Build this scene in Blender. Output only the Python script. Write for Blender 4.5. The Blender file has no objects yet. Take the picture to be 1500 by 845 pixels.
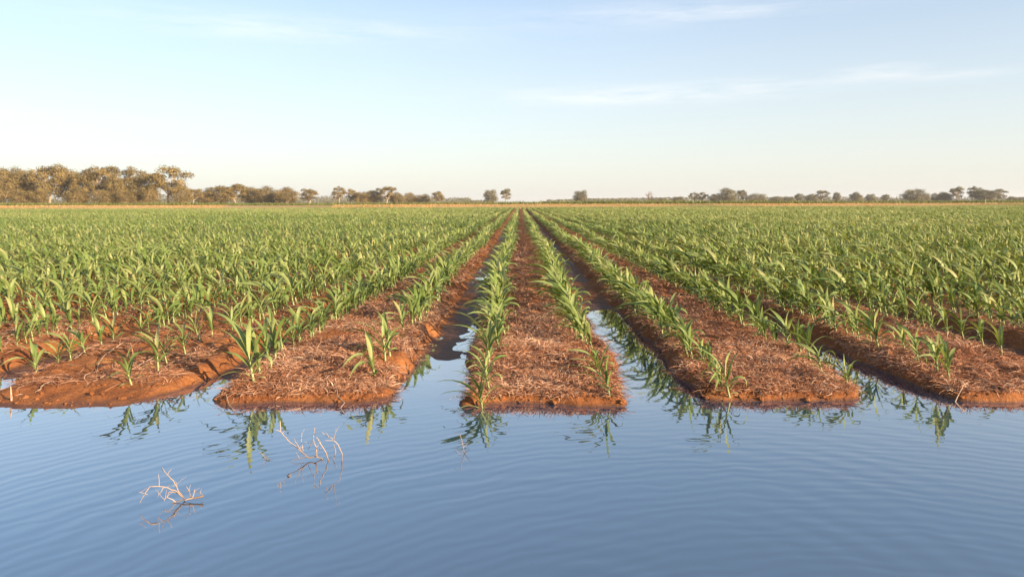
import bpy, math, random
import numpy as np
from mathutils import Vector, Matrix

SC = bpy.context.scene
COL = SC.collection
R = math.radians

# ------------------------------------------------------------------ camera figures
F = 1150.0            # focal length in photo pixels (photo 1500 wide)
H = 1.5               # eye above the water
CX, CY = 762.0, 297.0
ROLL = 0.0033


def at(px, py, z=0.0):
    dx, dy = px - CX, py - CY
    dx, dy = dx - ROLL * dy, dy + ROLL * dx
    Y = F * (H - z) / dy
    return dx / F * Y, Y


def at_dist(px, Y):
    return (px - CX) / F * Y


def height_at(px, py, Y):
    return H - (py - CY + ROLL * (px - CX)) / F * Y


def project(X, Y, Z):
    dx, dy = F * X / Y, F * (H - Z) / Y
    return CX + dx + ROLL * dy, CY + dy - ROLL * dx


# ------------------------------------------------------------------ noise
def _hash(ix, iy, seed):
    n = (ix.astype(np.int64) * 374761393 + iy.astype(np.int64) * 668265263 + seed * 1442695041) & 0x7FFFFFFF
    n = ((n ^ (n >> 13)) * 1274126177) & 0x7FFFFFFF
    return ((n ^ (n >> 16)) & 0xFFFF) / 65535.0


def vnoise(x, y, seed=0):
    x = np.asarray(x, float); y = np.asarray(y, float)
    ix, iy = np.floor(x), np.floor(y)
    fx, fy = x - ix, y - iy
    fx = fx * fx * (3 - 2 * fx); fy = fy * fy * (3 - 2 * fy)
    a = _hash(ix, iy, seed); b = _hash(ix + 1, iy, seed)
    c = _hash(ix, iy + 1, seed); d = _hash(ix + 1, iy + 1, seed)
    return (a + (b - a) * fx) * (1 - fy) + (c + (d - c) * fx) * fy - 0.5


def fbm(x, y, seed=0, oct=4):
    s, a, f = 0.0, 1.0, 1.0
    for k in range(oct):
        s = s + a * vnoise(np.asarray(x) * f + 17.3 * k, np.asarray(y) * f - 9.1 * k, seed + k)
        a *= 0.5; f *= 2.03
    return s


def sstep(a, b, x):
    t = np.clip((x - a) / (b - a), 0, 1)
    return t * t * (3 - 2 * t)


# ------------------------------------------------------------------ terrain
BED0, BED = 0.18, 1.84
FRONT = {-3: 5.95, -2: 5.80, -1: 5.86, 0: 5.80, 1: 5.86, 2: 5.88, 3: 5.9}
SLOPE = {-3: .35, -2: .62, -1: .16, 0: .10, 1: .17, 2: .14, 3: .2}
MOUTH = {-3: 6.9, -2: 6.6, -1: 7.5, 0: 10.6, 1: 7.9, 2: 7.6}     # where the furrow right of bed k turns from pond to mud


def lut(d, k, dflt):
    out = np.full(np.shape(k), dflt, float)
    for kk, v in d.items():
        out[k == kk] = v
    return out


def ground(X, Y):
    X = np.asarray(X, float); Y = np.asarray(Y, float)
    k = np.round((X - BED0) / BED)
    u = X - BED0 - BED * k
    side = np.where(u > 0, 1, 0)
    kf = np.where(u > 0, k, k - 1)                     # the furrow's number
    eh = 0.745 + 0.10 * fbm(Y * 1.1, k * 7.7 + side * 3.1, 5, 3) + 0.05 * vnoise(Y * 6, k * 3 + side, 8)
    eh = eh + np.where((k == -2) & (u > 0), 0.16 * sstep(5.9, 6.9, Y), 0)
    sw = 0.20 + 0.06 * vnoise(Y * .8, k * 5 + side * 9, 11)
    t = sstep(eh, eh - sw, np.abs(u))
    fr = lut(FRONT, k, 5.9) + 0.10 * fbm(X * 1.7, k, 21, 4)
    fr = fr + np.where(k == -1, 0.10 * sstep(.1, .65, u), 0) + np.where(k == 1, 0.07 * sstep(-.2, -.6, u), 0)
    fr = fr + 0.04 * sstep(.66, .85, np.abs(u)) + .055 * vnoise(X * 7, k + 4.4, 22) + .035 * vnoise(X * 19, k + 2.4, 23)
    sl = lut(SLOPE, k, .2)
    sf = Y - fr
    f = np.where(sf < 0, np.maximum(sf * 5, -2), .42 * np.clip(sf / sl, 0, 1) ** .8 + .58 * sstep(sl * .3, sl + 1.3, sf))
    tf = np.clip(f, 0, 1)
    mo = lut(MOUTH, kf, 7.5) + .9 * fbm(X * 2.7, Y * .6, 29, 3)
    bot = -0.12 + np.where(kf == -1, .127, .133) * sstep(mo - 1.5, mo + .3, Y) + 0.020 * fbm(X * 2.3, Y * .45, 31, 3) + .008 * vnoise(X * 9, Y * 7, 33)
    bot = np.where(Y < 5.9, np.minimum(bot, -0.06 - 0.22 * sstep(5.9, 4.6, Y)), bot)
    rough = np.where(Y < 45, 0.042 * fbm(X * 3.1, Y * 2.6, 41, 3) + 0.036 * fbm(X * 10, Y * 9, 43, 3), 0)
    top = 0.132 + 0.022 * (1 - np.clip(np.abs(u) / .5, 0, 1) ** 2) + rough * tf
    z = bot + (top * f - bot) * t
    z = z + np.where(t * tf > .03, 0.010 * fbm(X * 16, Y * 16, 51, 2) * (1 - t * tf), 0)
    z = z + np.where((f > 0) & (f < 1.0) & (t > .3), (.030 * vnoise(X * 8, Y * 8, 53) + .022 * vnoise(X * 19, Y * 19, 54)) * np.clip(f * 4, 0, 1) * t, 0)
    z = np.where(Y > 60, np.maximum(z, 0.02), z)
    # headland, channel bank, pasture
    far = sstep(172, 176, Y)
    bank = 0.12 + 0.92 * sstep(176, 181, Y) + 0.10 * fbm(X * .03, Y * .2, 61, 3) - .55 * sstep(188, 215, Y)
    z = z * (1 - far) + far * bank
    return z


# ------------------------------------------------------------------ mesh helper
def mesh_obj(name, V, Q, mat, tone=None, parent=None, smooth=True):
    V = np.ascontiguousarray(V, dtype=np.float32); Q = np.ascontiguousarray(Q, dtype=np.int32)
    me = bpy.data.meshes.new(name)
    me.vertices.add(len(V)); me.vertices.foreach_set("co", V.ravel())
    n, w = Q.shape
    me.loops.add(n * w); me.loops.foreach_set("vertex_index", Q.ravel())
    me.polygons.add(n)
    me.polygons.foreach_set("loop_start", np.arange(n, dtype=np.int32) * w)
    try:
        me.polygons.foreach_set("loop_total", np.full(n, w, dtype=np.int32))
    except Exception:
        pass
    if tone is not None:
        a = me.attributes.new("tone", 'FLOAT', 'POINT')
        a.data.foreach_set("value", np.ascontiguousarray(tone, dtype=np.float32))
    me.update(calc_edges=True)
    me.polygons.foreach_set("use_smooth", np.full(n, smooth, dtype=bool))
    me.materials.append(mat)
    o = bpy.data.objects.new(name, me)
    COL.objects.link(o)
    if parent is not None:
        o.parent = parent
    return o


def tag(o, label=None, cat=None, group=None, kind=None):
    if label: o["label"] = label
    if cat: o["category"] = cat
    if group: o["group"] = group
    if kind: o["kind"] = kind
    return o


def empty(name, loc):
    o = bpy.data.objects.new(name, None)
    o.empty_display_size = 0.05
    COL.objects.link(o); o.location = loc
    return o


class MB:
    def __init__(self): self.V, self.Q, self.T, self.n = [], [], [], 0

    def add(self, V, Q, tone=0.5):
        V = np.asarray(V, float); Q = np.asarray(Q, int)
        self.V.append(V); self.Q.append(Q + self.n); self.n += len(V)
        self.T.append(np.full(len(V), tone) if np.isscalar(tone) else np.asarray(tone))

    def tube(self, pts, rad, sides=6, tone=.5):
        pts = np.asarray(pts, float); m = len(pts); rad = np.broadcast_to(rad, (m,))
        tan = np.gradient(pts, axis=0); tan /= np.linalg.norm(tan, axis=1)[:, None] + 1e-9
        ref = np.array([0.31, 0.95, 0.1]) if abs(tan[0][2]) > .6 else np.array([0.05, 0.02, 1.0])
        a = np.cross(tan, ref); a /= np.linalg.norm(a, axis=1)[:, None] + 1e-9
        b = np.cross(tan, a)
        th = np.arange(sides) / sides * 2 * np.pi
        V = pts[:, None, :] + rad[:, None, None] * (np.cos(th)[None, :, None] * a[:, None, :] + np.sin(th)[None, :, None] * b[:, None, :])
        V = V.reshape(-1, 3)
        Q = []
        for i in range(m - 1):
            for j in range(sides):
                j2 = (j + 1) % sides
                Q.append((i * sides + j, i * sides + j2, (i + 1) * sides + j2, (i + 1) * sides + j))
        self.add(V, Q, tone)

    def data(self):
        return np.concatenate(self.V), np.concatenate(self.Q), np.concatenate(self.T)

    def build(self, name, mat, parent=None):
        V, Q, T = self.data()
        return mesh_obj(name, V, Q, mat, T, parent)


# ------------------------------------------------------------------ materials
def mat_new(name):
    m = bpy.data.materials.new(name); m.use_nodes = True
    nt = m.node_tree; nt.nodes.clear()
    return m, nt, nt.nodes, nt.links


def ramp(N, stops, interp='LINEAR'):
    r = N.new('ShaderNodeValToRGB'); cr = r.color_ramp; cr.interpolation = interp
    while len(cr.elements) < len(stops): cr.elements.new(.5)
    for e, (p, c) in zip(cr.elements, stops):
        e.position = p; e.color = (*c, 1)
    return r


def math_node(N, L, op, a, b=None, clamp=False):
    m = N.new('ShaderNodeMath'); m.operation = op; m.use_clamp = clamp
    for i, v in enumerate((a, b)):
        if v is None: continue
        if isinstance(v, (int, float)): m.inputs[i].default_value = v
        else: L.new(v, m.inputs[i])
    return m.outputs[0]


def mix_col(N, L, fac, a, b, mode='MIX'):
    m = N.new('ShaderNodeMix'); m.data_type = 'RGBA'; m.blend_type = mode
    for s, v in ((m.inputs[0], fac), (m.inputs[6], a), (m.inputs[7], b)):
        if isinstance(v, (int, float)): s.default_value = v
        elif isinstance(v, tuple): s.default_value = (*v, 1)
        else: L.new(v, s)
    return m.outputs[2]


def noise_node(N, L, vec, scale, detail=4, rough=.55):
    n = N.new('ShaderNodeTexNoise'); n.inputs['Scale'].default_value = scale
    n.inputs['Detail'].default_value = detail; n.inputs['Roughness'].default_value = rough
    if vec is not None: L.new(vec, n.inputs['Vector'])
    return n.outputs['Fac']


def leafy(name, stops, rough=.5, trans=.3, tcol=(1, 1, .5), spec=.4, noise=0.25, nscale=.35, stripes=False):
    """vegetation: colour from the per-vertex tone, light coming through"""
    m, nt, N, L = mat_new(name)
    out = N.new('ShaderNodeOutputMaterial')
    at_ = N.new('ShaderNodeAttribute'); at_.attribute_name = 'tone'
    geo = N.new('ShaderNodeNewGeometry')
    nz = noise_node(N, L, geo.outputs['Position'], nscale, 3)
    s = math_node(N, L, 'MULTIPLY', math_node(N, L, 'SUBTRACT', nz, .5), noise * 2)
    t = math_node(N, L, 'ADD', at_.outputs['Fac'], s, True)
    r = ramp(N, stops); L.new(t, r.inputs[0])
    p = N.new('ShaderNodeBsdfPrincipled')
    L.new(r.outputs[0], p.inputs['Base Color'])
    p.inputs['Roughness'].default_value = rough
    p.inputs['Specular IOR Level'].default_value = spec
    if trans > 0:
        tr = N.new('ShaderNodeBsdfTranslucent')
        c = mix_col(N, L, 1.0, r.outputs[0], tcol, 'MULTIPLY')
        L.new(c, tr.inputs['Color'])
        mx = N.new('ShaderNodeMixShader'); mx.inputs[0].default_value = trans
        L.new(p.outputs[0], mx.inputs[1]); L.new(tr.outputs[0], mx.inputs[2])
        L.new(mx.outputs[0], out.inputs[0])
    else:
        L.new(p.outputs[0], out.inputs[0])
    return m


M_LEAF = leafy('maize_leaf', [(0, (.062, .110, .022)), (.45, (.158, .218, .058)), (.8, (.300, .335, .125)), (1, (.43, .40, .18))], .5, .28, (1.25, 1.2, .5), .32, .12, 1.2)
M_STALK = leafy('maize_stalk', [(0, (.22, .30, .10)), (1, (.36, .36, .16))], .5, .12)
M_STRAW = leafy('straw', [(0, (.12, .040, .018)), (.4, (.32, .135, .068)), (.75, (.54, .29, .170)), (1, (.70, .49, .34))], .8, .15, (1, .9, .7), .2, .18, 1.3)
M_DRYSTICK = leafy('dead_wood', [(0, (.11, .07, .045)), (.5, (.33, .23, .165)), (1, (.46, .34, .25))], .8, 0, spec=.2, noise=.3, nscale=30)
M_DRYGRASS = leafy('dry_grass', [(0, (.34, .19, .06)), (.6, (.62, .37, .14)), (1, (.70, .47, .22))], .8, .25, (1, .9, .6), .2, .25, .05)
M_GREENBAND = leafy('pasture_leaf', [(0, (.07, .11, .025)), (.6, (.15, .18, .045)), (1, (.24, .21, .07))], .6, .25, (1, 1, .5), .3, .3, .05)
M_CROWN = leafy('gum_leaves', [(0, (.085, .062, .020)), (.5, (.215, .156, .052)), (1, (.35, .245, .085))], .6, .25, (1.1, .95, .5), .35, .12, .12)
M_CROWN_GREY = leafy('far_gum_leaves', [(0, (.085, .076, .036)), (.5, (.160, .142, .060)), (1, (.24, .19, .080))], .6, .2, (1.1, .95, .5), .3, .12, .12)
M_BARK = leafy('gum_bark', [(0, (.15, .10, .065)), (.5, (.33, .235, .155)), (1, (.50, .38, .27))], .8, 0, spec=.2, noise=.45, nscale=.6)
M_POST = leafy('weathered_wood', [(0, (.3, .25, .2)), (1, (.45, .4, .34))], .9, 0, spec=.2)


def make_soil():
    m, nt, N, L = mat_new('red_soil')
    out = N.new('ShaderNodeOutputMaterial')
    geo = N.new('ShaderNodeNewGeometry'); P = geo.outputs['Position']
    sep = N.new('ShaderNodeSeparateXYZ'); L.new(P, sep.inputs[0])
    n1 = noise_node(N, L, P, 2.2, 6, .6); n2 = noise_node(N, L, P, 28, 4, .65); n3 = noise_node(N, L, P, 140, 3, .6)
    a = ramp(N, [(.3, (.20, .066, .020)), (.55, (.300, .112, .036)), (.75, (.385, .160, .060))]); L.new(n1, a.inputs[0])
    b = ramp(N, [(.3, (.55, .52, .5)), (.6, (1.08, 1.06, 1.05))]); L.new(n2, b.inputs[0])
    col = mix_col(N, L, .8, a.outputs[0], b.outputs[0], 'MULTIPLY')
    # damp up to a hand's breadth above the water, sodden in the furrows
    zz = math_node(N, L, 'ADD', sep.outputs['Z'], math_node(N, L, 'MULTIPLY', math_node(N, L, 'SUBTRACT', n1, .5), .03))
    wet = N.new('ShaderNodeMapRange'); wet.inputs['From Min'].default_value = .022; wet.inputs['From Max'].default_value = .006
    L.new(zz, wet.inputs['Value'])
    col = mix_col(N, L, math_node(N, L, 'MULTIPLY', wet.outputs[0], .62), col, (.046, .031, .027))
    # pasture and headland beyond the crop
    far = N.new('ShaderNodeMapRange'); far.inputs['From Min'].default_value = 174; far.inputs['From Max'].default_value = 177
    L.new(sep.outputs['Y'], far.inputs['Value'])
    n4 = noise_node(N, L, P, .02, 5)
    g = ramp(N, [(.35, (.14, .15, .05)), (.5, (.33, .23, .10)), (.65, (.40, .26, .12))]); L.new(n4, g.inputs[0])
    col = mix_col(N, L, far.outputs[0], col, g.outputs[0])
    p = N.new('ShaderNodeBsdfPrincipled'); L.new(col, p.inputs['Base Color'])
    ro = N.new('ShaderNodeMapRange'); ro.inputs['To Min'].default_value = .92; ro.inputs['To Max'].default_value = .55
    L.new(wet.outputs[0], ro.inputs['Value']); L.new(ro.outputs[0], p.inputs['Roughness'])
    p.inputs['Specular IOR Level'].default_value = .22
    h = math_node(N, L, 'ADD', math_node(N, L, 'MULTIPLY', n2, .7), math_node(N, L, 'MULTIPLY', n3, .3))
    bp = N.new('ShaderNodeBump'); bp.inputs['Strength'].default_value = .9; bp.inputs['Distance'].default_value = .022
    L.new(h, bp.inputs['Height']); L.new(bp.outputs[0], p.inputs['Normal'])
    L.new(p.outputs[0], out.inputs[0])
    return m


def make_water():
    m, nt, N, L = mat_new('still_water')
    out = N.new('ShaderNodeOutputMaterial')
    geo = N.new('ShaderNodeNewGeometry'); P = geo.outputs['Position']
    sep = N.new('ShaderNodeSeparateXYZ'); L.new(P, sep.inputs[0])

    def rings(ox, oy, scale, dist, dscale):
        mp = N.new('ShaderNodeMapping'); mp.inputs['Location'].default_value = (-ox, -oy, 0); L.new(P, mp.inputs['Vector'])
        w = N.new('ShaderNodeTexWave'); w.wave_type = 'RINGS'; w.rings_direction = 'Z'; w.wave_profile = 'SIN'
        w.inputs['Scale'].default_value = scale; w.inputs['Distortion'].default_value = dist
        w.inputs['Detail'].default_value = 2; w.inputs['Detail Scale'].default_value = dscale
        L.new(mp.outputs[0], w.inputs['Vector'])
        return w.outputs['Fac']
    w1 = rings(.24, 2.9, 1.5, 4.0, .6)
    w2 = rings(1.3, 1.2, 3.1, 6.0, .9)
    n1 = noise_node(N, L, P, 7, 3, .5)
    patch = N.new('ShaderNodeMapRange'); patch.inputs['From Min'].default_value = .40; patch.inputs['From Max'].default_value = .7
    L.new(noise_node(N, L, P, .9, 2), patch.inputs['Value'])
    calm = N.new('ShaderNodeMapRange'); calm.inputs['From Min'].default_value = 6.0; calm.inputs['From Max'].default_value = 4.6
    calm.inputs['To Min'].default_value = .10; calm.inputs['To Max'].default_value = 1.0
    L.new(sep.outputs['Y'], calm.inputs['Value'])
    h = math_node(N, L, 'ADD', math_node(N, L, 'MULTIPLY', w1, patch.outputs[0]), math_node(N, L, 'MULTIPLY', w2, .35))
    h = math_node(N, L, 'MULTIPLY', h, calm.outputs[0])
    h = math_node(N, L, 'ADD', h, math_node(N, L, 'MULTIPLY', n1, .5))
    bp = N.new('ShaderNodeBump'); bp.inputs['Strength'].default_value = 1.0; bp.inputs['Distance'].default_value = .0010
    L.new(h, bp.inputs['Height'])
    p = N.new('ShaderNodeBsdfPrincipled')
    p.inputs['Base Color'].default_value = (.022, .050, .088, 1)
    p.inputs['Roughness'].default_value = .03
    p.inputs['IOR'].default_value = 2.2
    p.inputs['Coat Weight'].default_value = 1.0; p.inputs['Coat IOR'].default_value = 1.9; p.inputs['Coat Roughness'].default_value = .02
    L.new(bp.outputs[0], p.inputs['Coat Normal'])
    L.new(bp.outputs[0], p.inputs['Normal'])
    L.new(p.outputs[0], out.inputs[0])
    return m


M_SOIL = make_soil(); M_WATER = make_water()


# ------------------------------------------------------------------ ground and water
def steps(a, b, s0, s1):
    out, x = [a], a
    while x < b:
        t = (x - a) / (b - a); x += s0 * (s1 / s0) ** t; out.append(x)
    out[-1] = b
    return out


half = steps(0, 7.5, .036, .036) + steps(7.5, 32, .05, .12)[1:] + steps(32, 150, .46, .46)[1:] + steps(150, 420, 6, 6)[1:] + steps(420, 2600, 60, 300)[1:]
xs = np.array([-v for v in half[:0:-1]] + half) + BED0
ys = np.array(steps(-12, 5.0, 1.0, .1) + steps(5.0, 10, .034, .034)[1:] + steps(10, 34, .045, .4)[1:] + steps(34, 172, 1.0, 3)[1:]
              + steps(172, 220, 1, 1)[1:] + steps(220, 3000, 20, 250)[1:])
GX, GY = np.meshgrid(xs, ys)
GZ = ground(GX, GY)
nx, ny = len(xs), len(ys)
idx = np.arange(nx * ny).reshape(ny, nx)
Q = np.stack([idx[:-1, :-1], idx[:-1, 1:], idx[1:, 1:], idx[1:, :-1]], -1).reshape(-1, 4)
g = mesh_obj('ground', np.stack([GX, GY, GZ], -1).reshape(-1, 3), Q, M_SOIL)
tag(g, kind='structure')
w = mesh_obj('water', [(-90, -12, 0), (90, -12, 0), (90, 60, 0), (-90, 60, 0)], [(0, 1, 2, 3)], M_WATER)
tag(w, kind='structure')

# ------------------------------------------------------------------ maize
WIND = np.array([-.42, .10, 0.0])


def leaf_arrays(base, az, L_, W_, e0, droop, twist, wind, nseg, fold):
    s = np.linspace(0, 1, nseg + 1)
    el = e0 - droop * s ** 1.6
    dl = L_ / nseg
    d = np.stack([np.cos(el) * math.cos(az), np.cos(el) * math.sin(az), np.sin(el)], 1) * dl
    P = np.vstack([[0, 0, 0], np.cumsum(d[:-1] * .5 + d[1:] * .5, 0)])
    P = P + base + (s ** 1.7)[:, None] * L_ * wind
    T = np.gradient(P, axis=0); T /= np.linalg.norm(T, axis=1)[:, None]
    side = np.array([-math.sin(az), math.cos(az), 0.0])
    side = side - (T @ side)[:, None] * T; side /= np.linalg.norm(side, axis=1)[:, None]
    nrm = np.cross(T, side)
    tw = twist * s
    sd = side * np.cos(tw)[:, None] + nrm * np.sin(tw)[:, None]
    up = np.cross(T, sd)
    w = W_ * np.interp(s, [0, .08, .35, .6, .85, 1], [.45, .62, 1.0, .88, .42, .04]) * .5
    Lf, Rt = P + sd * w[:, None], P - sd * w[:, None]
    n = nseg + 1
    if fold:
        v = w * np.interp(s, [0, .2, 1], [.9, .45, .25])
        wav = np.sin(s * 9 + az * 3) * w * .22
        Lf = Lf - up * (-v - wav)[:, None]; Rt = Rt - up * (-v + wav)[:, None]
        V = np.vstack([Lf, P, Rt])
        i = np.arange(nseg)
        Q = np.vstack([np.stack([i, i + n, i + n + 1, i + 1], 1), np.stack([i + n, i + 2 * n, i + 2 * n + 1, i + n + 1], 1)])
    else:
        V = np.vstack([Lf, Rt]); i = np.arange(nseg)
        Q = np.stack([i, i + n, i + n + 1, i + 1], 1)
    return V, Q


def maize(seed, lod=0):
    """[(part name, V, Q, tone)] of one young plant about 0.45 m tall"""
    rg = random.Random(seed)
    n = rg.choice((8, 8, 9, 10))
    phi = rg.uniform(0, 2 * math.pi)
    lean = WIND * rg.uniform(.25, .8) + np.array([rg.uniform(-.08, .08), rg.uniform(-.1, .1), 0])
    sh = rg.uniform(.15, .21)
    st = lambda z: np.array([lean[0] * z * .9, lean[1] * z * .9, z])
    parts = []
    mb = MB()
    zs = np.linspace(-.02, sh + .03, 5)
    mb.tube([st(z) for z in zs], np.linspace(.0115, .0055, 5), 6, rg.uniform(.2, .8))
    stalk = ('stalk', *mb.data())
    for i in range(n):
        q = i / (n - 1)
        az = phi + (i % 2) * math.pi + rg.uniform(-.45, .45)
        z = .015 + q * (sh - .02)
        L_ = float(np.interp(q, [0, .2, .5, .75, 1], [.13, .26, .43, .46, .29])) * rg.uniform(.85, 1.15)
        W_ = float(np.interp(q, [0, .3, .7, 1], [.017, .032, .051, .040])) * rg.uniform(.8, 1.2)
        e0 = R(float(np.interp(q, [0, .3, .7, 1], [36, 56, 70, 82])) + rg.uniform(-8, 8))
        dr = R(float(np.interp(q, [0, .3, .7, 1], [80, 115, 108, 48])) * rg.uniform(.65, 1.3))
        tone = min(1, max(0, rg.gauss(.40 + .20 * q, .17) if q > .12 else rg.gauss(.85, .1)))
        args = (st(z), az, L_, W_, e0, dr, rg.uniform(-.9, .9), WIND * rg.uniform(.35, 1.0))
        if lod == 0:
            V, Q = leaf_arrays(*args, 7, True)
        elif lod == 1:
            if q < .1: continue
            V, Q = leaf_arrays(*args[:3], W_ * 1.1, *args[4:], 4, False)
        else:
            if q < .35 or (n > 7 and i == 4): continue
            V, Q = leaf_arrays(*args[:3], W_ * 1.35, *args[4:], 2, False)
        tt = np.full(len(V), tone)
        parts.append(('leaf', V, Q, tt))
    if lod == 0: parts.insert(0, stalk)
    return parts


NVAR = 22
rng = np.random.default_rng(5)
prnd = random.Random(12)
ORD1 = "zeroth first second third fourth fifth sixth seventh eighth ninth tenth eleventh twelfth thirteenth fourteenth fifteenth sixteenth seventeenth eighteenth nineteenth".split()
TENS = {2: "twent", 3: "thirt", 4: "fort", 5: "fift", 6: "sixt", 7: "sevent"}


def ordinal(n):
    if n < 20: return ORD1[n]
    t, u = divmod(n, 10)
    return TENS[t] + ("ieth" if u == 0 else "y-" + ORD1[u])


# the row ends seen in the photo: (pixel x, pixel y of the foot, height scale)
HAND = {
    (-2, -1): [(48, 545, .72), (80, 530, .55), (103, 528, .62), (123, 520, .6), (147, 509, .66), (157, 493, .85)],
    (-2, 1): [(17, 571, .0), (190, 563, .80), (231, 543, .82), (243, 532, .68), (270, 521, .7), (288, 501, .9), (306, 492, .8)],
    (-1, -1): [(372, 560, 1.12), (381, 546, .95), (392, 535, .9), (402, 524, .95), (411, 514, .9)],
    (-1, 1): [(551, 552, .92), (565, 531, .95), (573, 520, .9), (590, 487, .8)],
    (0, -1): [(709, 586, .82), (719, 572, .62), (716, 552, .7), (717, 534, 1.0), (722, 520, .85)],
    (0, 1): [(895, 577, .70), (882, 556, .62), (876, 543, .5), (869, 511, .65)],
    (1, -1): [(1070, 579, .78), (1058, 566, .62), (1046, 549, .7), (1034, 538, .62)],
    (1, 1): [(1245, 564, .62), (1205, 544, .62), (1190, 527, .8), (1178, 520, .85)],
    (2, -1): [(1392, 555, .82), (1375, 549, .78), (1347, 531, .72), (1330, 519, .6)],
    (2, 1): [(1468, 519, .72), (1444, 507, .68), (1415, 497, .7), (1391, 491, .8)],
}
plants = []          # (X, Y, scale, rowkey, hand index or -1)
for k in range(-75, 76):
    for sd in (-1, 1):
        X0 = BED0 + BED * k + .46 * sd
        yy = max(6.05, (abs(X0) - 1.9) / .74)
        if yy > 173: continue
        key = (k, sd)
        if key in HAND:
            for i, (px, py, s) in enumerate(HAND[key]):
                x, y = at(px, py, .08)
                for _ in range(6): x, y = at(px, py, max(.015, float(ground(X0, y))))
                if s > 0: plants.append((X0 + (x - X0) * .8, y, s * 1.0, key, i))
                yy = max(yy, y)
            yy += .17
        elif yy < 6.4:
            yy += .25
        while yy < 172.5:
            thin = 1.0 if yy < 60 else 1.0 + .75 * min(1, (yy - 60) / 50)
            s = (0.74 + .26 * min(1, (yy - 6) / 4.0)) * prnd.uniform(.70, 1.16) * (1 + .28 * float(fbm(X0 * .22, yy * .16, 201, 2))) * (.95 if yy > 12 else .92)
            if prnd.random() > .045 - .10 * float(vnoise(X0 * .5, yy * .4, 207)):
                plants.append((X0 + prnd.gauss(0, .032) + .05 * math.sin(yy * .35 + k * 2 + sd), yy, s * (1 if yy < 60 else 1.08), key, -1))
            stp = prnd.uniform(.085, .175) * thin
            if k in (-2, -3) and yy < 8.5: stp *= 1.15
            yy += stp
PX = np.array([p[0] for p in plants]); PY = np.array([p[1] for p in plants]); PS = np.array([p[2] for p in plants])
PZ = ground(PX, PY) - .006
# the 300 that show largest
cand = []
for i in np.where(PY < 16)[0]:
    bx, by = project(PX[i], PY[i], PZ[i]); tx, ty = project(PX[i], PY[i], PZ[i] + .3)
    if -12 < bx < 1512: cand.append((-PS[i] / PY[i] if plants[i][4] < 0 else -9, i))
cand.sort(); own = [i for _, i in cand[:300]]
own_set = set(own)

VARS = [maize(100 + v, 0) for v in range(NVAR)]
protos = []
for v in range(NVAR):
    ms = []
    for nm, V, Q, T in VARS[v]:
        o = mesh_obj(nm, V, Q, M_STALK if nm == 'stalk' else M_LEAF, T)
        COL.objects.unlink(o); ms.append(o)
    protos.append(ms)
BEDNAME = {0: "the middle bed", 1: "the bed right of middle", 2: "the second bed right of middle", 3: "the third bed right of middle", 4: "the fourth bed right of middle", 5: "the fifth bed right of middle", 6: "the sixth bed right of middle",
           -1: "the bed left of middle", -2: "the second bed left of middle", -3: "the third bed left of middle", -4: "the fourth bed left of middle", -5: "the fifth bed left of middle", -6: "the sixth bed left of middle"}
SPECIAL = {
    ((-2, -1), 0): "small maize plant alone on bare red mud near the photo's left edge",
    ((-2, 1), 1): "lone maize plant leaning over the smooth red bank, nearest the water on that bed",
    ((-1, -1), 0): "biggest bushy maize plant at the water's edge, left row of the bed left of middle",
    ((-1, 1), 0): "broad leaved maize plant leaning hard over straw, in front of its row's gap",
    ((0, -1), 0): "maize plant with bent lower leaves at the middle bed's wet front corner",
    ((0, 1), 0): "slim upright maize plant with pale foot, alone at the middle bed's front right corner",
    ((1, -1), 0): "maize plant leaning from the water's edge just right of the reflecting inlet",
    ((1, 1), 0): "tiny lone maize plant on the bare pointed tip of the bed right of middle",
    ((2, -1), 0): "maize plant with pale bare foot above the dark shaded bank, nearest the water there",
}
byrow = {}
for i in own: byrow.setdefault(plants[i][3], []).append(i)
for key, lst in byrow.items():
    lst.sort(key=lambda i: PY[i])
    k, sd = key
    fromwater = abs(k) <= 2 and not (k == 2 and sd == 1)
    for n, i in enumerate(lst, 1):
        root = empty('maize_plant', (PX[i], PY[i], PZ[i]))
        side = "right" if sd > 0 else "left"
        hi = plants[i][4]
        lab = SPECIAL.get((key, hi))
        if lab is None:
            if fromwater: lab = f"{ordinal(n)} young maize plant from the water, {side} row of {BEDNAME[k]}"
            else: lab = f"{ordinal(n)} young maize plant from the photo's edge, {side} row, {BEDNAME[k][4:]}"
        tag(root, lab, 'maize plant', f"young maize plants in the {side} row of {BEDNAME[k]}")
        s = PS[i]; root.scale = (s, s, s)
        root.rotation_euler = (0, 0, prnd.uniform(-.6, .6))
        for pr in protos[prnd.randrange(NVAR)]:
            c = pr.copy(); COL.objects.link(c); c.parent = root

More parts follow.
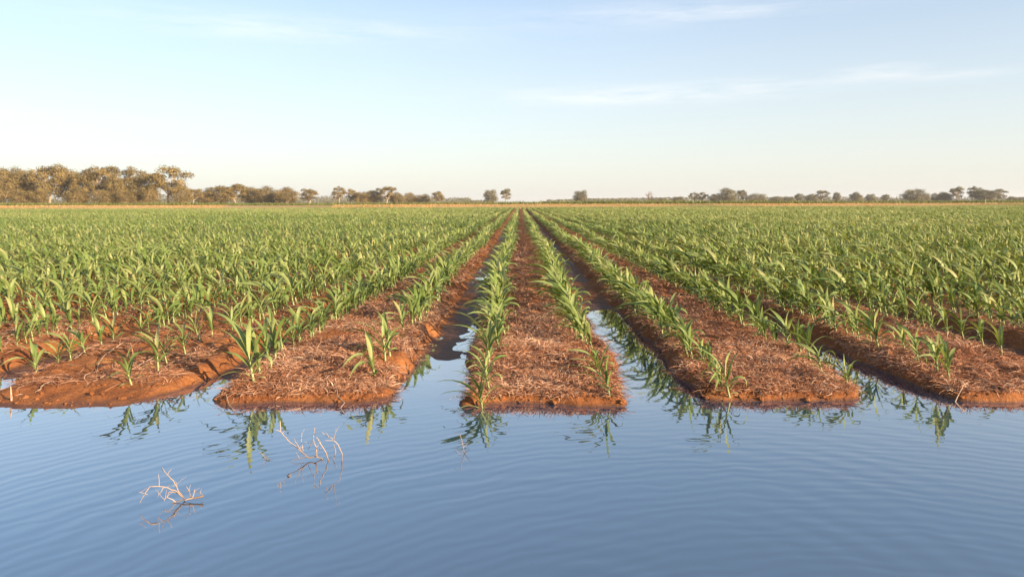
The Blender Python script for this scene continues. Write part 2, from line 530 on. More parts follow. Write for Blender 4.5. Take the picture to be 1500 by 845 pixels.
# the rest of the crop as one mass
LODS = [[], [], []]
rest = np.array([i for i in range(len(plants)) if i not in own_set])
lod_of = np.where(PY[rest] < 22, 0, np.where(PY[rest] < 62, 1, 2))
mb = MB()
for lod in range(3):
    ids = rest[lod_of == lod]
    vv = rng.integers(0, NVAR, len(ids))
    for v in range(NVAR):
        sel = ids[vv == v]
        if not len(sel): continue
        parts = VARS[v] if lod == 0 else maize(100 + v, lod)
        Vs, Qs, Ts, n = [], [], [], 0
        for nm, V, Q, T in parts:
            Vs.append(V); Qs.append(Q + n); Ts.append(T * (.5 if nm == 'stalk' else 1) + (.45 if nm == 'stalk' else 0)); n += len(V)
        V = np.concatenate(Vs); Q = np.concatenate(Qs); T = np.concatenate(Ts)
        a = rng.uniform(-.6, .6, len(sel)); c, s_ = np.cos(a), np.sin(a); S = PS[sel]
        W = np.empty((len(sel), len(V), 3), np.float32)
        W[:, :, 0] = (V[None, :, 0] * c[:, None] - V[None, :, 1] * s_[:, None]) * S[:, None] + PX[sel][:, None]
        W[:, :, 1] = (V[None, :, 0] * s_[:, None] + V[None, :, 1] * c[:, None]) * S[:, None] + PY[sel][:, None]
        W[:, :, 2] = V[None, :, 2] * S[:, None] + PZ[sel][:, None]
        QQ = Q[None] + (np.arange(len(sel)) * len(V))[:, None, None]
        TT = np.clip(T[None] + rng.normal(0, .09, (len(sel), 1)) + .22 * fbm(PX[sel] * .06, PY[sel] * .05, 203, 3)[:, None], 0, 1)
        mb.add(W.reshape(-1, 3), QQ.reshape(-1, 4), TT.reshape(-1))
o = mb.build('maize_crop', M_LEAF)
tag(o, "dense green young maize crop filling the field behind the front plants", 'crop', kind='stuff')
print("maize", len(plants), "own", len(own), "faces", len(o.data.polygons))


# ------------------------------------------------------------------ ribbons: straw and grasses
def ribbons(P, az, L_, e0, droop, W_, nseg=3, curl=None, flat=True):
    n = len(P); s = np.linspace(0, 1, nseg + 1)
    el = e0[:, None] - droop[:, None] * s[None]
    a = az[:, None] + (0 if curl is None else curl[:, None] * s[None])
    d = np.stack([np.cos(el) * np.cos(a), np.cos(el) * np.sin(a), np.sin(el)], -1) * (L_ / nseg)[:, None, None]
    C = np.concatenate([np.zeros((n, 1, 3)), np.cumsum(d[:, :-1] * .5 + d[:, 1:] * .5, 1)], 1) + P[:, None]
    tw = rng.uniform(0, np.pi, n)
    side = np.stack([-np.sin(a) * np.cos(tw)[:, None], np.cos(a) * np.cos(tw)[:, None], np.broadcast_to(np.sin(tw)[:, None] * .6, a.shape)], -1)
    w = (W_[:, None] * np.interp(s, [0, .5, 1], [.8, 1, .3])[None] * .5)[..., None]
    V = np.stack([C + side * w, C - side * w], 2)               # n, seg+1, 2, 3
    base = (np.arange(n) * (nseg + 1) * 2)[:, None]
    i = np.arange(nseg)[None] * 2
    Q = np.stack([base + i, base + i + 1, base + i + 3, base + i + 2], -1).reshape(-1, 4)
    return V.reshape(-1, 3), Q, (nseg + 1) * 2


def scatter_straw(n, kset, y0, y1, dens_pow, lmin, lmax, wmin, wmax, upright, clump):
    k = rng.choice(kset, n)
    Y = y0 + (y1 - y0) * rng.random(n) ** dens_pow
    u = rng.uniform(-.66, .66, n)
    X = BED0 + BED * k + u
    keep = fbm(X * 2.1, Y * 2.1, 71, 3) + .36 > rng.random(n) * .62 - .08
    fr = lut(FRONT, k, 5.9) + lut(SLOPE, k, .2) * .5 + .02
    Z = ground(X, Y)
    keep |= (Y - fr < .8) & (rng.random(n) < .8) & (k > -2)
    keep &= (Z > .044) & (Y > fr)
    X, Y, Z, k = X[keep], Y[keep], Z[keep], k[keep]
    m = len(X)
    c = rng.integers(0, max(1, m // clump), m)
    tufty = rng.random(m) < upright
    cx, cy = X[c], Y[c]
    r = rng.normal(0, .022, (m, 2))
    X = np.where(tufty, cx + r[:, 0], X); Y = np.where(tufty, cy + r[:, 1], Y); Z = ground(X, Y)
    az = rng.uniform(0, 2 * np.pi, m)
    L_ = rng.uniform(lmin, lmax, m) ** 1.0
    e0 = np.where(tufty, R(1) * rng.uniform(25, 85, m), R(1) * rng.uniform(2, 28, m))
    dr = np.where(tufty, R(1) * rng.uniform(60, 140, m), R(1) * rng.uniform(10, 50, m))
    L_ = np.where(tufty, L_ * .75, L_)
    V, Q, per = ribbons(np.stack([X, Y, Z - .004], 1), az, L_, e0, dr, rng.uniform(wmin, wmax, m), 4, rng.normal(0, .8, m))
    T = np.clip(rng.normal(.57, .25, m) + .3 * fbm(X * 1.3, Y * 1.3, 77, 2), 0, 1)
    # strands never sink under the soil
    gz = ground(V[:, 0], V[:, 1]); V[:, 2] = np.maximum(V[:, 2], gz + .003)
    return V, Q, np.repeat(T, per)


mb = MB()
for args in ((170000, [-1, 0, 1], 5.8, 10.5, 1.25, .05, .17, .0026, .0066, .6, 16),
             (42000, [-1, 0, 1], 10, 26, 1.3, .07, .2, .006, .012, .45, 14),
             (70000, [2, 3], 5.8, 11, 1.2, .05, .16, .0026, .0064, .45, 16),
             (22000, [-2, -3], 6.3, 11, 1.2, .05, .2, .003, .007, .25, 10),
             (26000, [-1, 0, 1, 2], 5.8, 10, 1.25, .06, .15, .006, .0105, .5, 12),
            (1400, [-2], 6.2, 7.6, 1.0, .1, .32, .004, .008, .05, 10)):
    V, Q, T = scatter_straw(*args); mb.add(V, Q, T)
o = mb.build('straw_litter', M_STRAW)
tag(o, "tangled pinkish tan straw and dead grass lying over the red beds", 'straw', kind='stuff')

# broken clods of red earth on the bed ends
import bmesh
bm = bmesh.new(); bmesh.ops.create_icosphere(bm, subdivisions=2, radius=1)
IV = np.array([v.co[:] for v in bm.verts]); IQ = np.array([[v.index for v in f.verts] for f in bm.faces]); bm.free()
n = 1900; k = rng.choice([-2, -1, -1, 0, 0, 1, 1, 2, 2], n); u = rng.uniform(-.72, .72, n); X = BED0 + BED * k + u
Y = lut(FRONT, k, 5.9) + np.abs(rng.normal(.05, .35, n)) ** 1.0 * rng.choice([1, 1, 1, 6], n); Z = ground(X, Y)
kp = Z > .004; X, Y, Z = X[kp], Y[kp], Z[kp]; n = len(X)
rad = np.clip(rng.lognormal(-4.95, .55, n), .003, .026)
V = IV[None] * (1 + .45 * (rng.random((n, len(IV), 1)) - .5)) * rad[:, None, None] * np.array([1, 1, .7]) * rng.uniform(.7, 1.3, (n, 1, 3)) + np.stack([X, Y, Z + rad * .2], 1)[:, None]
o = mesh_obj('soil_clods', V.reshape(-1, 3), (IQ[None] + (np.arange(n) * len(IV))[:, None, None]).reshape(-1, 3), M_SOIL, smooth=False)
tag(o, "crumbly red clods strewn over the bed ends", 'clods', kind='stuff')

# longer dry stalks one can count
STICKS = [((504, 584), (492, 560), .035, "pale broken straw stalk leaning on the front bank of the bed left of middle"),
          ((100, 530), (150, 508), .02, "longest dry stalk lying across the bed near the photo's left edge"),
          ((140, 541), (168, 515), .03, "dry stalk propped up behind the lone leaning maize plant"),
          ((52, 560), (80, 554), .01, "short bleached stalk lying on the smooth red bank by the left edge"),
          ((1399, 567), (1420, 557), .03, "forked pale stalk lying at the front of the second bed right of middle"),
          ((812, 530), (850, 523), .015, "long bleached straw lying across the middle bed's straw mat"),
          ((328, 564), (342, 580), .01, "pale bent straw hanging over the bank corner beside the inlet")]
for (a, b, lift, lab) in STICKS:
    x0, y0 = at(*a, .11); x1, y1 = at(*b, .11)
    m = 6; t = np.linspace(0, 1, m)
    P = np.stack([x0 + (x1 - x0) * t, y0 + (y1 - y0) * t, np.zeros(m)], 1)
    P[:, :2] += rng.normal(0, .008, (m, 2))
    P[:, 2] = np.maximum(ground(P[:, 0], P[:, 1]), -.01) + .005 + lift * np.sin(t * 2.4 + .1)
    mb = MB(); mb.tube(P, np.linspace(.0042, .0022, m), 6, .7)
    q = P[3]; mb.tube([q, q + np.array([.03, -.01, .02]), q + np.array([.06, -.02, .025])], [.002, .0017, .001], 5, .85)
    o = mb.build('dry_stalk', M_DRYSTICK); tag(o, lab, 'dry stalk', 'dry stalks lying on the beds')
# pale broken seedling near the left edge
x, y = at(17, 572, .09); root = empty('broken_seedling', (x, y, float(ground(x, y)) - .004))
tag(root, "pale withered broken seedling with few leaves on the red mud bank", 'seedling')
mb = MB(); mb.tube([(0, 0, -.01), (-.004, 0, .05), (-.008, .002, .11)], [.008, .006, .003], 6, .9); mb.build('stalk', M_STRAW, root)
for a, l, e in ((.4, .09, 40), (2.8, .12, 15), (5.2, .07, 60)):
    V, Q = leaf_arrays(np.array([0, 0, .015]), a, l, .016, R(e), R(50), .3, WIND * .2, 6, True)
    mesh_obj('leaf', V, Q, M_STRAW, np.full(len(V), .9), root)

# ------------------------------------------------------------------ dead branches standing in the water
def branch_thing(label, foot, polys, lab_group, name='dead_branch'):
    fx, fy = at(*foot, 0)
    root = empty(name, (fx, fy, 0)); tag(root, label, 'branch', lab_group)
    for nm, pts, r0, dep in polys:
        P = []
        for i, (px, py) in enumerate(pts):
            yy = fy + dep[0] + (dep[1] - dep[0]) * i / max(1, len(pts) - 1)
            P.append((at_dist(px - ROLL * (py - CY), yy) - fx, yy - fy, height_at(px, py, yy)))
        P = np.array(P)
        tt = np.linspace(0, 1, len(P)); t2 = np.linspace(0, 1, (len(P) - 1) * 3 + 1)
        P = np.stack([np.interp(t2, tt, P[:, j]) for j in range(3)], 1)
        r0 *= .64; P[1:-1] += rng.normal(0, r0 * .35, (len(P) - 2, 3))
        mb = MB(); mb.tube(P, np.linspace(r0, r0 * .45, len(P)) * rng.uniform(.9, 1.12, len(P)), 7, np.repeat(np.clip(.15 + 7 * P[:, 2], .1, .8), 7))
        for _ in range(3 if len(P) > 8 else 1):            # short broken side shoots
            q = rng.integers(2, len(P) - 1); v = rng.normal(0, 1, 3) * np.array([.7, .7, .5]) + np.array([0, 0, .9]); v /= np.linalg.norm(v)
            l = rng.uniform(.02, .06); mb.tube([P[q], P[q] + v * l * .5, P[q] + v * l + rng.normal(0, .006, 3)], [r0 * .5, r0 * .38, r0 * .25], 5, .9)
        mb.build(nm, M_DRYSTICK, root)


branch_thing("bleached dead branch with a bent arch and one long spike, nearer the photo's bottom edge", (275, 733), [
    ('stem', [(298, 726), (283, 730), (268, 731), (250, 737)], .0080, (0, -.03)),
    ('twig', [(271, 732), (262, 719), (254, 704), (245, 695), (237, 687)], .0058, (0, .06)),
    ('twig', [(268, 728), (256, 718), (240, 713), (219, 712), (212, 723), (205, 736)], .0050, (0, -.10)),
    ('twig', [(240, 713), (236, 719), (231, 727)], .0030, (-.05, -.08)),
    ('twig', [(262, 722), (248, 720), (244, 727), (240, 734)], .0036, (0, -.06)),
    ('twig', [(216, 724), (210, 722), (203, 720)], .0028, (-.09, -.1)),
    ('twig', [(279, 729), (277, 719), (273, 712)], .0040, (0, -.03)),
    ('twig', [(297, 726), (292, 721), (284, 720), (270, 719)], .0030, (.02, .05)),
    ('twig', [(259, 712), (258, 707), (257, 704)], .0026, (.03, .04)),
], 'dead branches poking out of the pond')
branch_thing("largest many-forked dead branch poking out of the water, below the bed left of middle", (468, 674), [
    ('stem', [(447, 668), (455, 670), (462, 668), (470, 671), (482, 676), (490, 673)], .0070, (0, .03)),
    ('twig', [(449, 668), (440, 660), (428, 650), (418, 641), (411, 632), (410, 616)], .0062, (0, .08)),
    ('twig', [(442, 662), (436, 652), (431, 642)], .0036, (.03, -.02)),
    ('twig', [(444, 660), (441, 645), (442, 634)], .0040, (.03, .09)),
    ('twig', [(464, 669), (463, 655), (459, 643), (461, 626)], .0054, (0, .03)),
    ('twig', [(482, 676), (478, 664), (470, 650), (463, 640)], .0060, (0, -.05)),
    ('twig', [(500, 679), (501, 665), (495, 650), (486, 642), (472, 633)], .0052, (-.02, -.06)),
    ('twig', [(489, 643), (491, 634), (492, 626)], .0032, (-.05, -.09)),
    ('twig', [(488, 674), (492, 662), (489, 651)], .0046, (0, .05)),
    ('twig', [(459, 645), (455, 652), (451, 658)], .0034, (.03, .06)),
    ('twig', [(446, 670), (435, 672), (426, 675)], .0034, (0, -.03)),
], 'dead branches poking out of the pond')
branch_thing("thin pale twig standing alone in the water below the middle bed's corner", (680, 664), [
    ('stem', [(681, 667), (679, 658), (677, 648), (674, 636)], .0036, (0, .03)),
    ('twig', [(680, 664), (685, 660), (689, 657)], .0026, (0, -.03)),
    ('twig', [(679, 660), (675, 663), (670, 667)], .0024, (0, -.02)),
], None, 'dead_twig')
branch_thing("tiny twig barely breaking the water left of the largest dead branch", (391, 673), [
    ('stem', [(386, 673), (392, 671), (398, 673)], .0034, (0, .01)),
    ('twig', [(391, 672), (389, 668), (388, 665)], .0024, (0, .01)),
], None, 'dead_twig')

# ------------------------------------------------------------------ headland grass, pasture
def tufts(name, label, cat, mat, n, x0, x1, yf, zh, l0, l1, w0, w1, mask):
    X = rng.uniform(x0, x1, n); Y = yf(n)
    keep = mask(X, Y); X, Y = X[keep], Y[keep]; m = len(X)
    Z = ground(X, Y) - .03
    hh = .75 + .6 * fbm(X * .05, Y * .3, 91, 3)
    V, Q, per = ribbons(np.stack([X, Y, Z], 1), rng.uniform(0, 6.28, m), rng.uniform(l0, l1, m) * hh, R(1) * rng.uniform(55, 90, m), R(1) * rng.uniform(10, 60, m), rng.uniform(w0, w1, m), 2)
    T = np.repeat(np.clip(rng.normal(.66, .2, m), 0, 1), per)
    o = mesh_obj(name, V, Q, mat, T); tag(o, label, cat, kind='stuff')


tufts('dry_grass', "dry golden grass along the far edge of the crop", 'grass', M_DRYGRASS, 60000, -170, 170,
      lambda n: rng.uniform(175, 182, n), 1, .14, .34, .05, .12, lambda X, Y: fbm(X * .02, X * 0, 95, 3) > -.25)
tufts('pasture_grass', "green pasture growing on the bank behind the dry grass", 'grass', M_GREENBAND, 60000, -200, 200,
      lambda n: rng.uniform(182.5, 190, n), 1, .55, 1.15, .08, .2, lambda X, Y: (fbm(X * .02 + 5, X * 0, 96, 3) > -.62))

# ------------------------------------------------------------------ trees
def tree_mesh(seed, style):
    """unit tree: height 1, crown about 1 wide; returns trunk MB, crown arrays"""
    rg = np.random.default_rng(seed)
    st = {'airy': dict(zc=.62, rz=.37, rx=.44, nc=24, rr=(.09, .15), flat=.8, leaves=3600, fork=.28),
          'dense': dict(zc=.55, rz=.46, rx=.42, nc=44, rr=(.12, .19), flat=1.0, leaves=7000, fork=.2),
          'round': dict(zc=.48, rz=.50, rx=.42, nc=40, rr=(.13, .20), flat=1.0, leaves=6500, fork=.12),
          'bushy': dict(zc=.42, rz=.52, rx=.44, nc=34, rr=(.15, .21), flat=1.0, leaves=5200, fork=.08),
          'tall': dict(zc=.62, rz=.38, rx=.42, nc=32, rr=(.10, .16), flat=.85, leaves=5000, fork=.3)}[style]
    cs = []
    for i in range(st['nc']):
        for _ in range(40):
            d = rg.normal(size=3); d /= np.linalg.norm(d)
            rad = rg.uniform(.45, .95)
            c = np.array([d[0] * st['rx'] * rad, d[1] * st['rx'] * rad, st['zc'] + d[2] * st['rz'] * rad])
            if style == 'airy' and c[2] < .28: continue
            if style == 'tall' and c[2] < .32: continue
            if c[2] < .08: continue
            if all(np.linalg.norm(c - q[:3]) > st['rr'][0] * 1.05 for q in cs): break
        cs.append(np.array([*c, rg.uniform(*st['rr'])]))
    trunk = MB()
    lean = rg.normal(0, .05, 2)
    zt = np.linspace(-.02, st['fork'], 5)
    r0 = .026 if style in ('airy', 'tall') else .023
    tp = np.stack([lean[0] * zt / .3, lean[1] * zt / .3, zt], 1)
    trunk.tube(tp, np.linspace(r0 * 1.3, r0 * .85, 5), 7, .6)
    fork = tp[-1]
    order = sorted(range(len(cs)), key=lambda i: -cs[i][3])
    mains = [np.array(cs[i][:3]) for i in order[:5]]
    for c in mains:
        mid = fork + (c - fork) * .5 + np.array([*rg.normal(0, .03, 2), .02])
        trunk.tube(np.array([fork, fork * .6 + mid * .4 + rg.normal(0, .012, 3), mid, c]), [r0 * .62, r0 * .5, r0 * .38, r0 * .15], 5, .7)
    for i in order[5:]:
        c = cs[i][:3]; mm = min(mains, key=lambda q: np.linalg.norm(q - c))
        s = fork + (mm - fork) * rg.uniform(.35, .75)
        trunk.tube(np.array([s, (s + c) / 2 + rg.normal(0, .015, 3), c]), [r0 * .3, r0 * .22, r0 * .08], 4, .65)
    wts = np.array([c[3] ** 2 for c in cs]); wts /= wts.sum()
    Vs, Ts = [], []
    for c, wq in zip(cs, wts):
        n = int(st['leaves'] * 1.7 * wq)
        d = rg.normal(size=(n, 3)); d /= np.linalg.norm(d, axis=1)[:, None]
        d[:, 2] = np.where(d[:, 2] < -.6, -d[:, 2] * .6, d[:, 2])
        rad = c[3] * rg.uniform(.35, 1.08, n) ** .6 * (1 + .3 * np.sin(d[:, 0] * 7 + c[0] * 50) * np.cos(d[:, 1] * 6))
        P = c[:3] + d * rad[:, None] * np.array([1, 1, st['flat']])
        nrm = d + rg.normal(0, .36, (n, 3)); nrm /= np.linalg.norm(nrm, axis=1)[:, None]
        a = np.cross(nrm, rg.normal(size=(n, 3))); a /= np.linalg.norm(a, axis=1)[:, None]
        b = np.cross(nrm, a)
        s1 = rg.uniform(.010, .021, n)[:, None]; s2 = s1 * rg.uniform(.4, .8, n)[:, None]
        Vs.append(np.stack([P - a * s1, P - b * s2, P + a * s1, P + b * s2], 1).reshape(-1, 3))
        Ts.append(np.repeat(np.clip(rg.normal(.5 + rg.normal(0, .20), .16, n), 0, 1), 4))
    V = np.concatenate(Vs); T = np.concatenate(Ts)
    V[:, 2] = np.maximum(V[:, 2], .03)
    top = V[:, 2].max(); V[:, 2] /= top
    wd = np.percentile(np.abs(V[:, :2]), 98) * 2; V[:, :2] /= wd
    tv, tq, tt = trunk.data(); tv[:, 2] /= top; tv[:, :2] /= wd
    return (tv, tq, tt), (V, np.arange(len(V)).reshape(-1, 4), T)


TREE = {}
for st, cnt in (('airy', 4), ('dense', 4), ('round', 3), ('bushy', 3), ('tall', 3)):
    for v in range(cnt):
        (tv, tq, tt), (cv, cq, ct) = tree_mesh(300 + 17 * v + len(st) * 101, st)
        t = mesh_obj('trunk', tv, tq, M_BARK, tt); COL.objects.unlink(t)
        c = mesh_obj('crown', cv, cq, M_CROWN, ct); COL.objects.unlink(c)
        c2 = mesh_obj('crown', cv, cq, M_CROWN_GREY, ct); COL.objects.unlink(c2)
        TREE.setdefault(st, []).append((t, c, c2))
use = {}


def plant_tree(px, ytop, wpx, Y, style, label, group, grey=False):
    X = at_dist(px, Y); h = height_at(px, ytop, Y)
    zb = float(ground(X, Y)) - .1
    root = empty('gum_tree', (X, Y, zb))
    tag(root, label, 'tree', group)
    w_ = wpx * Y / F
    root.scale = (w_, w_ * prnd.uniform(.8, 1), h - zb)
    i = use.get(style, prnd.randrange(9)); use[style] = i + 1
    t, c, c2 = TREE[style][i % len(TREE[style])]
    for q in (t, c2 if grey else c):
        n = q.copy(); COL.objects.link(n); n.parent = root
    root.rotation_euler = (0, 0, prnd.choice((0, 1, 2, 3)) * math.pi / 2 + prnd.uniform(-.3, .3)) if abs(w_) > 0 else (0, 0, 0)


GW, GF = 'gum trees of the tall wood', 'scattered gum trees along the far side'
TREES = [
    # tall wood at the left
    (6, 244, 40, 310, 'dense', "tall brown crowned gum cut by the photo's left edge", GW),
    (24, 240, 44, 318, 'dense', "second gum from the left edge, low rounded top in the wood", GW),
    (47, 246, 36, 322, 'dense', "gum in the wood's first dip from the left edge", GW),
    (72, 237, 52, 315, 'tall', "highest broad domed gum of the wood with long pale trunk", GW),
    (99, 242, 40, 320, 'dense', "gum just right of the wood's highest dome", GW),
    (122, 249, 40, 312, 'dense', "lower gum in the dip before the wood's second peak", GW),
    (148, 239, 50, 316, 'tall', "gum at the wood's second peak with open ragged top", GW),
    (168, 250, 34, 310, 'dense', "gum with forked pale trunk right of the wood's second peak", GW),
    (187, 242, 44, 325, 'airy', "gum with thin airy crown at the wood's third peak", GW),
    (206, 252, 40, 314, 'dense', "last dense gum left of the big open crowned one", GW),
    (247, 241, 64, 312, 'airy', "big open crowned gum standing clear at the tall wood's end", GW),
    (220, 264, 30, 306, 'bushy', "low bushy tree under the left arm of the big open gum", GW),
    (266, 270, 34, 306, 'bushy', "low bushy tree under the right arm of the big open gum", GW),
    (34, 275, 36, 303, 'bushy', "low bush at the wood's foot near the left edge", GW),
    (58, 272, 26, 304, 'round', "dark rounded understorey tree beside the wood's sky gap", GW),
    (112, 271, 34, 303, 'bushy', "low bushy tree at the foot below the wood's first two peaks", GW),
    (150, 276, 34, 302, 'bushy', "low bushy tree at the foot of the wood's second peak", GW),
    (185, 273, 34, 303, 'bushy', "low bushy tree at the foot of the wood's third peak", GW),
    # lower wood going right
    (283, 275, 26, 380, 'airy', "small flat topped gum just right of the big open gum", GF),
    (300, 277, 36, 400, 'dense', "first tree of the lower wood, brownish and rounded", GF),
    (322, 271, 44, 400, 'dense', "second tree of the lower wood, broad smooth dome", GF),
    (347, 268, 40, 405, 'tall', "tree with a little raised tuft on the lower wood's top", GF),
    (368, 272, 36, 410, 'dense', "tree in the middle of the lower wood, right of its tuft", GF),
    (386, 271, 34, 405, 'dense', "reddish topped tree in the lower wood before its last dome", GF),
    (402, 278, 26, 415, 'bushy', "small tree in the notch before the lower wood's last dome", GF),
    (420, 272, 40, 400, 'round', "last wide domed tree of the lower wood", GF),
    (453, 275, 30, 440, 'airy', "open grey tree alone at the lower wood's end before the gap", GF),
    (497, 272, 24, 450, 'airy', "upright open tree just past the first skyline gap", GF),
    (515, 276, 24, 460, 'airy', "thin ragged tree second after the first skyline gap", GF),
    (529, 280, 22, 455, 'dense', "small dark dense tree right of two thin ragged ones", GF),
    (546, 278, 30, 460, 'dense', "brown tree left of the flat forked crown", GF),
    (566, 272, 34, 455, 'airy', "flat forked crown rising above its brown neighbours", GF),
    (580, 280, 26, 460, 'dense', "brown tree right of the flat forked crown", GF),
    (601, 281, 24, 480, 'bushy', "low brown tree midway between forked crown and round lone top", GF),
    (619, 283, 26, 480, 'bushy', "low brown tree left of the umbrella shaped one", GF),
    (642, 279, 22, 470, 'tall', "umbrella shaped tree ending the middle brown group", GF),
    (718, 276, 21, 520, 'round', "fuller one of the two lone trees beside the row ends", GF),
    (741, 275, 18, 530, 'airy', "more open one of the two lone trees beside the row ends", GF),
    (851, 277, 22, 560, 'round', "solitary two lobed tree right of the vanishing rows", GF),
    # right side
    (958, 290, 14, 620, 'bushy', "low bush at the foot of the bare dead tree", GF),
    (970, 290, 15, 640, 'bushy', "small flat grey bush right of the bare dead tree", GF),
    (994, 287, 20, 640, 'bushy', "small grey bush before the wind blown pair", GF),
    (1016, 281, 14, 600, 'airy', "left thin tree of a wind blown pair", GF),
    (1029, 281, 16, 600, 'airy', "right browner tree of a wind blown pair", GF),
    (1046, 283, 20, 620, 'round', "dark bushy tree left of the big brown gum", GF),
    (1067, 274, 30, 590, 'dense', "big brown gum, tallest of the group past the middle right", GF),
    (1087, 277, 16, 600, 'tall', "slim grey tree tucked right of the big brown gum", GF),
    (1108, 282, 34, 600, 'bushy', "wide low dome ending the big brown gum's group", GF),
    (1137, 287, 20, 680, 'bushy', "low mauve tree starting the long low belt", GF),
    (1155, 287, 20, 680, 'bushy', "second low tree in the long low belt", GF),
    (1171, 283, 14, 660, 'tall', "narrow tree standing up in the long low belt", GF),
    (1188, 283, 18, 660, 'dense', "dark pair topped tree left of the belt's tallest", GF),
    (1205, 278, 22, 640, 'airy', "tallest open crown at the long low belt's end", GF),
    (1226, 281, 12, 640, 'dense', "narrow upright tree alone between two gaps", GF),
    (1254, 280, 22, 620, 'dense', "ragged middling tree after the narrow upright one", GF),
    (1275, 283, 15, 630, 'round', "small round tree right of the ragged middling one", GF),
    (1297, 284, 13, 640, 'tall', "little tree before the gap left of the great dome", GF),
    (1338, 275, 32, 540, 'round', "great smooth domed tree of the far right group", GF),
    (1356, 281, 14, 545, 'bushy', "small bush leaning on the great dome's right flank", GF),
    (1371, 282, 16, 560, 'dense', "dark narrow tree between the great dome and the flat tops", GF),
    (1384, 280, 22, 550, 'dense', "dense low tree left of the flat topped gum", GF),
    (1402, 272, 22, 540, 'airy', "flat topped layered gum in the far right group", GF),
    (1426, 272, 24, 540, 'airy', "dark tufted gum left of the broad brown block", GF),
    (1443, 277, 36, 535, 'dense', "broad brown block of a tree, second from the right", GF),
    (1462, 276, 30, 540, 'airy', "spreading gum with long arm near the photo's right edge", GF),
    (1482, 287, 15, 600, 'round', "small grey tree close to the photo's right edge", GF),
    (1496, 288, 12, 600, 'bushy', "last little bush cut by the photo's right edge", GF),
]
for t in TREES:
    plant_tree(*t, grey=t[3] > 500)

# the bare dead tree
X, Y = at_dist(951, 620), 620.0
root = empty('dead_tree', (X, Y, 0)); tag(root, "bare leafless dead tree standing thin against the sky", 'tree')
mb = MB(); mb.tube([(0, 0, -.2), (.1, 0, 2.5), (0, 0, 4.5)], [.3, .25, .2], 6, .2); mb.build('trunk', M_BARK, root)
for a, e, l in ((.3, 60, 6), (2.6, 55, 5.5), (1.4, 80, 6.5), (4.3, 50, 4.5), (3.4, 70, 5), (5.6, 45, 4.5)):
    d = np.array([math.cos(a) * math.cos(R(e)), math.sin(a) * math.cos(R(e)), math.sin(R(e))])
    p0 = np.array([0, 0, rng.uniform(3.2, 4.5)]); mb = MB()
    mid = p0 + d * l * .5 + rng.normal(0, .25, 3); tip = p0 + d * l + rng.normal(0, .3, 3)
    mb.tube([p0, mid, tip], [.24, .18, .10], 5, .15)
    for q in range(3): mb.tube([mid, mid + (tip - mid) * .5 + rng.normal(0, .5, 3), mid + (tip - mid) * .8 + rng.normal(0, .9, 3)], [.15, .11, .07], 4, .15)
    mb.build('limb', M_BARK, root)

# far belt on the horizon, one mass
mbk = MB()
n = 90000
px = rng.uniform(-60, 1560, n); Yd = rng.uniform(950, 1350, n)
Xd = (px - CX) / F * Yd
top = np.clip(8.5 + 13 * fbm(Xd * .016, Yd * .004, 101, 4), 1.5, 12) * np.where(px < 690, 1.1, .62)
zz = top * rng.random(n) ** .9
kp = (px < 700) | (fbm(Xd * .011, Xd * 0, 103, 3) > -.16)
Xd, Yd, zz = Xd[kp], Yd[kp], zz[kp]; n = len(Xd)
P = np.stack([Xd, Yd, zz], 1)
nr = rng.normal(size=(n, 3)) + np.array([.3, -.5, .5]); nr /= np.linalg.norm(nr, axis=1)[:, None]
a = np.cross(nr, rng.normal(size=(n, 3))); a /= np.linalg.norm(a, axis=1)[:, None]; b = np.cross(nr, a)
s1 = rng.uniform(.7, 1.4, n)[:, None]
V = np.stack([P - a * s1, P - b * s1 * .6, P + a * s1, P + b * s1 * .6], 1).reshape(-1, 3)
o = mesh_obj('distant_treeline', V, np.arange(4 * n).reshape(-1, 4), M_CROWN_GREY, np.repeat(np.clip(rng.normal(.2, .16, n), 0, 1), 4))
tag(o, "low hazy belt of distant trees along the horizon", 'treeline', kind='stuff')

# fence post on the bank
xp = at_dist(1443, 182)
mb = MB(); mb.tube([(0, 0, -.2), (.01, 0, .5), (.02, 0, .95)], [.07, .065, .06], 8, .6)
o = mb.build('fence_post', M_POST); o.location = (xp, 182, float(ground(xp, 182)))
tag(o, "short pale fence post standing in the dry grass at the far right", 'fence post')

# ------------------------------------------------------------------ light, sky
SUN_EL = 15.5
sx, sy = .80, -.60
az = math.atan2(sx, sy)                      # clockwise from +Y
sun = bpy.data.lights.new('sun', 'SUN'); sun.energy = 5.0; sun.angle = R(.6); sun.color = (1.0, .80, .56)
so = bpy.data.objects.new('sun', sun); COL.objects.link(so)
d = Vector((math.sin(az) * math.cos(R(SUN_EL)), math.cos(az) * math.cos(R(SUN_EL)), math.sin(R(SUN_EL))))
so.rotation_euler = d.to_track_quat('Z', 'Y').to_euler(); so.location = (20, -20, 20)

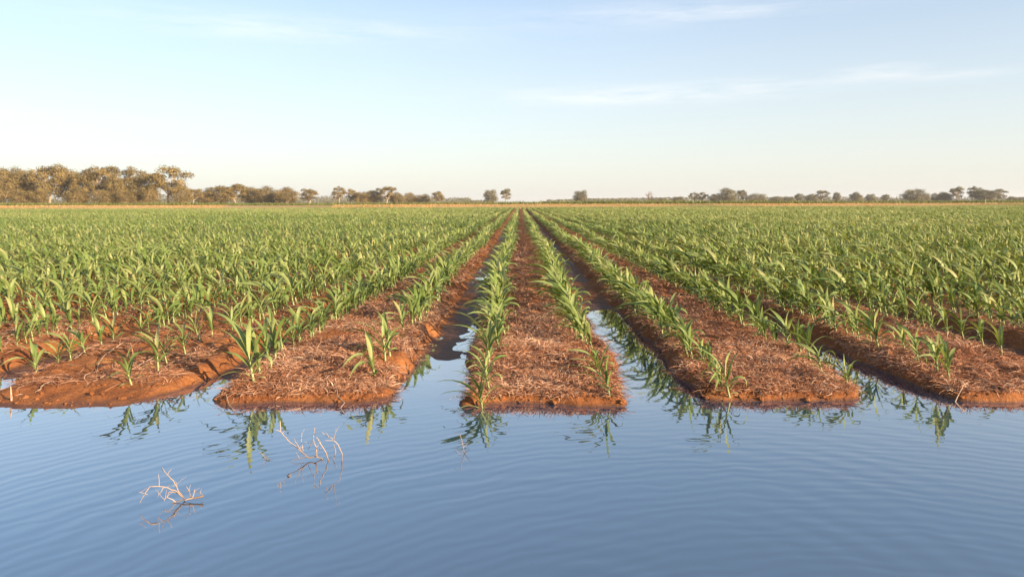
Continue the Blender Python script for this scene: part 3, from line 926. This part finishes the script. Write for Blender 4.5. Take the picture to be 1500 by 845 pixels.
world = bpy.data.worlds.new("World"); SC.world = world; world.use_nodes = True
nt = world.node_tree; N, L = nt.nodes, nt.links; N.clear()
out = N.new('ShaderNodeOutputWorld'); bg = N.new('ShaderNodeBackground'); bg.inputs['Strength'].default_value = .101
sky = N.new('ShaderNodeTexSky'); sky.sky_type = 'NISHITA'; sky.sun_disc = False
sky.sun_elevation = R(SUN_EL); sky.sun_rotation = az
sky.air_density = 1.0; sky.dust_density = 1.0; sky.ozone_density = 2.5; sky.altitude = 100
tc = N.new('ShaderNodeTexCoord'); D = tc.outputs['Generated']
sp = N.new('ShaderNodeSeparateXYZ'); L.new(D, sp.inputs[0])
mp = N.new('ShaderNodeMapping'); mp.inputs['Scale'].default_value = (8, 8, 70); L.new(D, mp.inputs['Vector'])
cn = noise_node(N, L, mp.outputs[0], 1.0, 9, .68)
total = None
for (px, py, wx, wy, amp) in ((935, 141, 190, 12, 1.0), (1130, 125, 90, 8, .5), (1292, 108, 50, 11, .65), (90, 170, 170, 20, .35), (1400, 112, 60, 6, .5), (420, 40, 260, 18, .5), (1000, 20, 200, 16, .5)):
    a0 = math.atan((px - CX) / F); v0 = (CY - py) / F * math.cos(a0); v0 = v0 / math.sqrt(1 + v0 * v0)
    aa = math_node(N, L, 'ARCTAN2', sp.outputs['X'], sp.outputs['Y'])
    u = math_node(N, L, 'MULTIPLY', math_node(N, L, 'SUBTRACT', aa, a0), F / wx)
    v = math_node(N, L, 'MULTIPLY', math_node(N, L, 'SUBTRACT', sp.outputs['Z'], v0), F / wy)
    q = math_node(N, L, 'ADD', math_node(N, L, 'MULTIPLY', u, u), math_node(N, L, 'MULTIPLY', v, v))
    e = math_node(N, L, 'MULTIPLY', math_node(N, L, 'EXPONENT', math_node(N, L, 'MULTIPLY', q, -1.0)), amp)
    total = e if total is None else math_node(N, L, 'ADD', total, e)
cm = N.new('ShaderNodeMapRange'); cm.inputs['From Min'].default_value = .36; cm.inputs['From Max'].default_value = .66; L.new(cn, cm.inputs['Value'])
cf = math_node(N, L, 'MULTIPLY', math_node(N, L, 'MULTIPLY', total, cm.outputs[0]), .62, True)
CLOUD = (6.2, 5.9, 5.6)
skyc = mix_col(N, L, cf, sky.outputs[0], CLOUD)
veil = N.new('ShaderNodeMapRange'); veil.inputs['From Min'].default_value = .33; veil.inputs['From Max'].default_value = 0; veil.inputs['To Min'].default_value = .15; veil.inputs['To Max'].default_value = .75
L.new(sp.outputs['Z'], veil.inputs['Value'])
skyc = mix_col(N, L, veil.outputs[0], skyc, (3.75, 3.65, 3.5))
L.new(skyc, bg.inputs['Color']); L.new(bg.outputs[0], out.inputs[0])

# ------------------------------------------------------------------ air
hz = bpy.data.materials.new('thin_haze'); hz.use_nodes = True
hn = hz.node_tree; hn.nodes.clear()
ho = hn.nodes.new('ShaderNodeOutputMaterial'); hv = hn.nodes.new('ShaderNodeVolumePrincipled')
hv.inputs['Color'].default_value = (.86, .88, .92, 1); hv.inputs['Density'].default_value = .00016
hv.inputs['Anisotropy'].default_value = .2
hn.links.new(hv.outputs[0], ho.inputs['Volume'])
x0, x1, y0, y1, z0, z1 = -2800, 2800, -40, 3200, -1.5, 24
o = mesh_obj('haze', [(x0, y0, z0), (x1, y0, z0), (x1, y1, z0), (x0, y1, z0), (x0, y0, z1), (x1, y0, z1), (x1, y1, z1), (x0, y1, z1)],
             [(3, 2, 1, 0), (4, 5, 6, 7), (0, 1, 5, 4), (1, 2, 6, 5), (2, 3, 7, 6), (3, 0, 4, 7)], hz, smooth=False)
tag(o, "thin pale haze in the air over the far fields", 'haze', kind='stuff')

# ------------------------------------------------------------------ camera, view
cam = bpy.data.cameras.new('camera'); co = bpy.data.objects.new('camera', cam); COL.objects.link(co)
cam.sensor_width = 36; cam.lens = F / 1500 * 36
cam.shift_x = -(CX - 750) / 1500; cam.shift_y = -(422.5 - CY) / 1500
cam.clip_start = .05; cam.clip_end = 9000
co.matrix_world = Matrix.Translation((0, 0, H)) @ Matrix.Rotation(R(90), 4, 'X') @ Matrix.Rotation(-ROLL, 4, 'Z')
SC.camera = co
SC.view_settings.view_transform = 'Standard'; SC.view_settings.look = 'None'
SC.view_settings.exposure = 1.30; SC.view_settings.gamma = 1
SC.view_settings.use_curve_mapping = False
SC.cycles.use_denoising = True
SC.cycles.volume_bounces = 1; SC.cycles.max_bounces = 6; SC.cycles.diffuse_bounces = 3; SC.cycles.glossy_bounces = 3; SC.cycles.transmission_bounces = 3
SC.cycles.caustics_reflective = False; SC.cycles.caustics_refractive = False
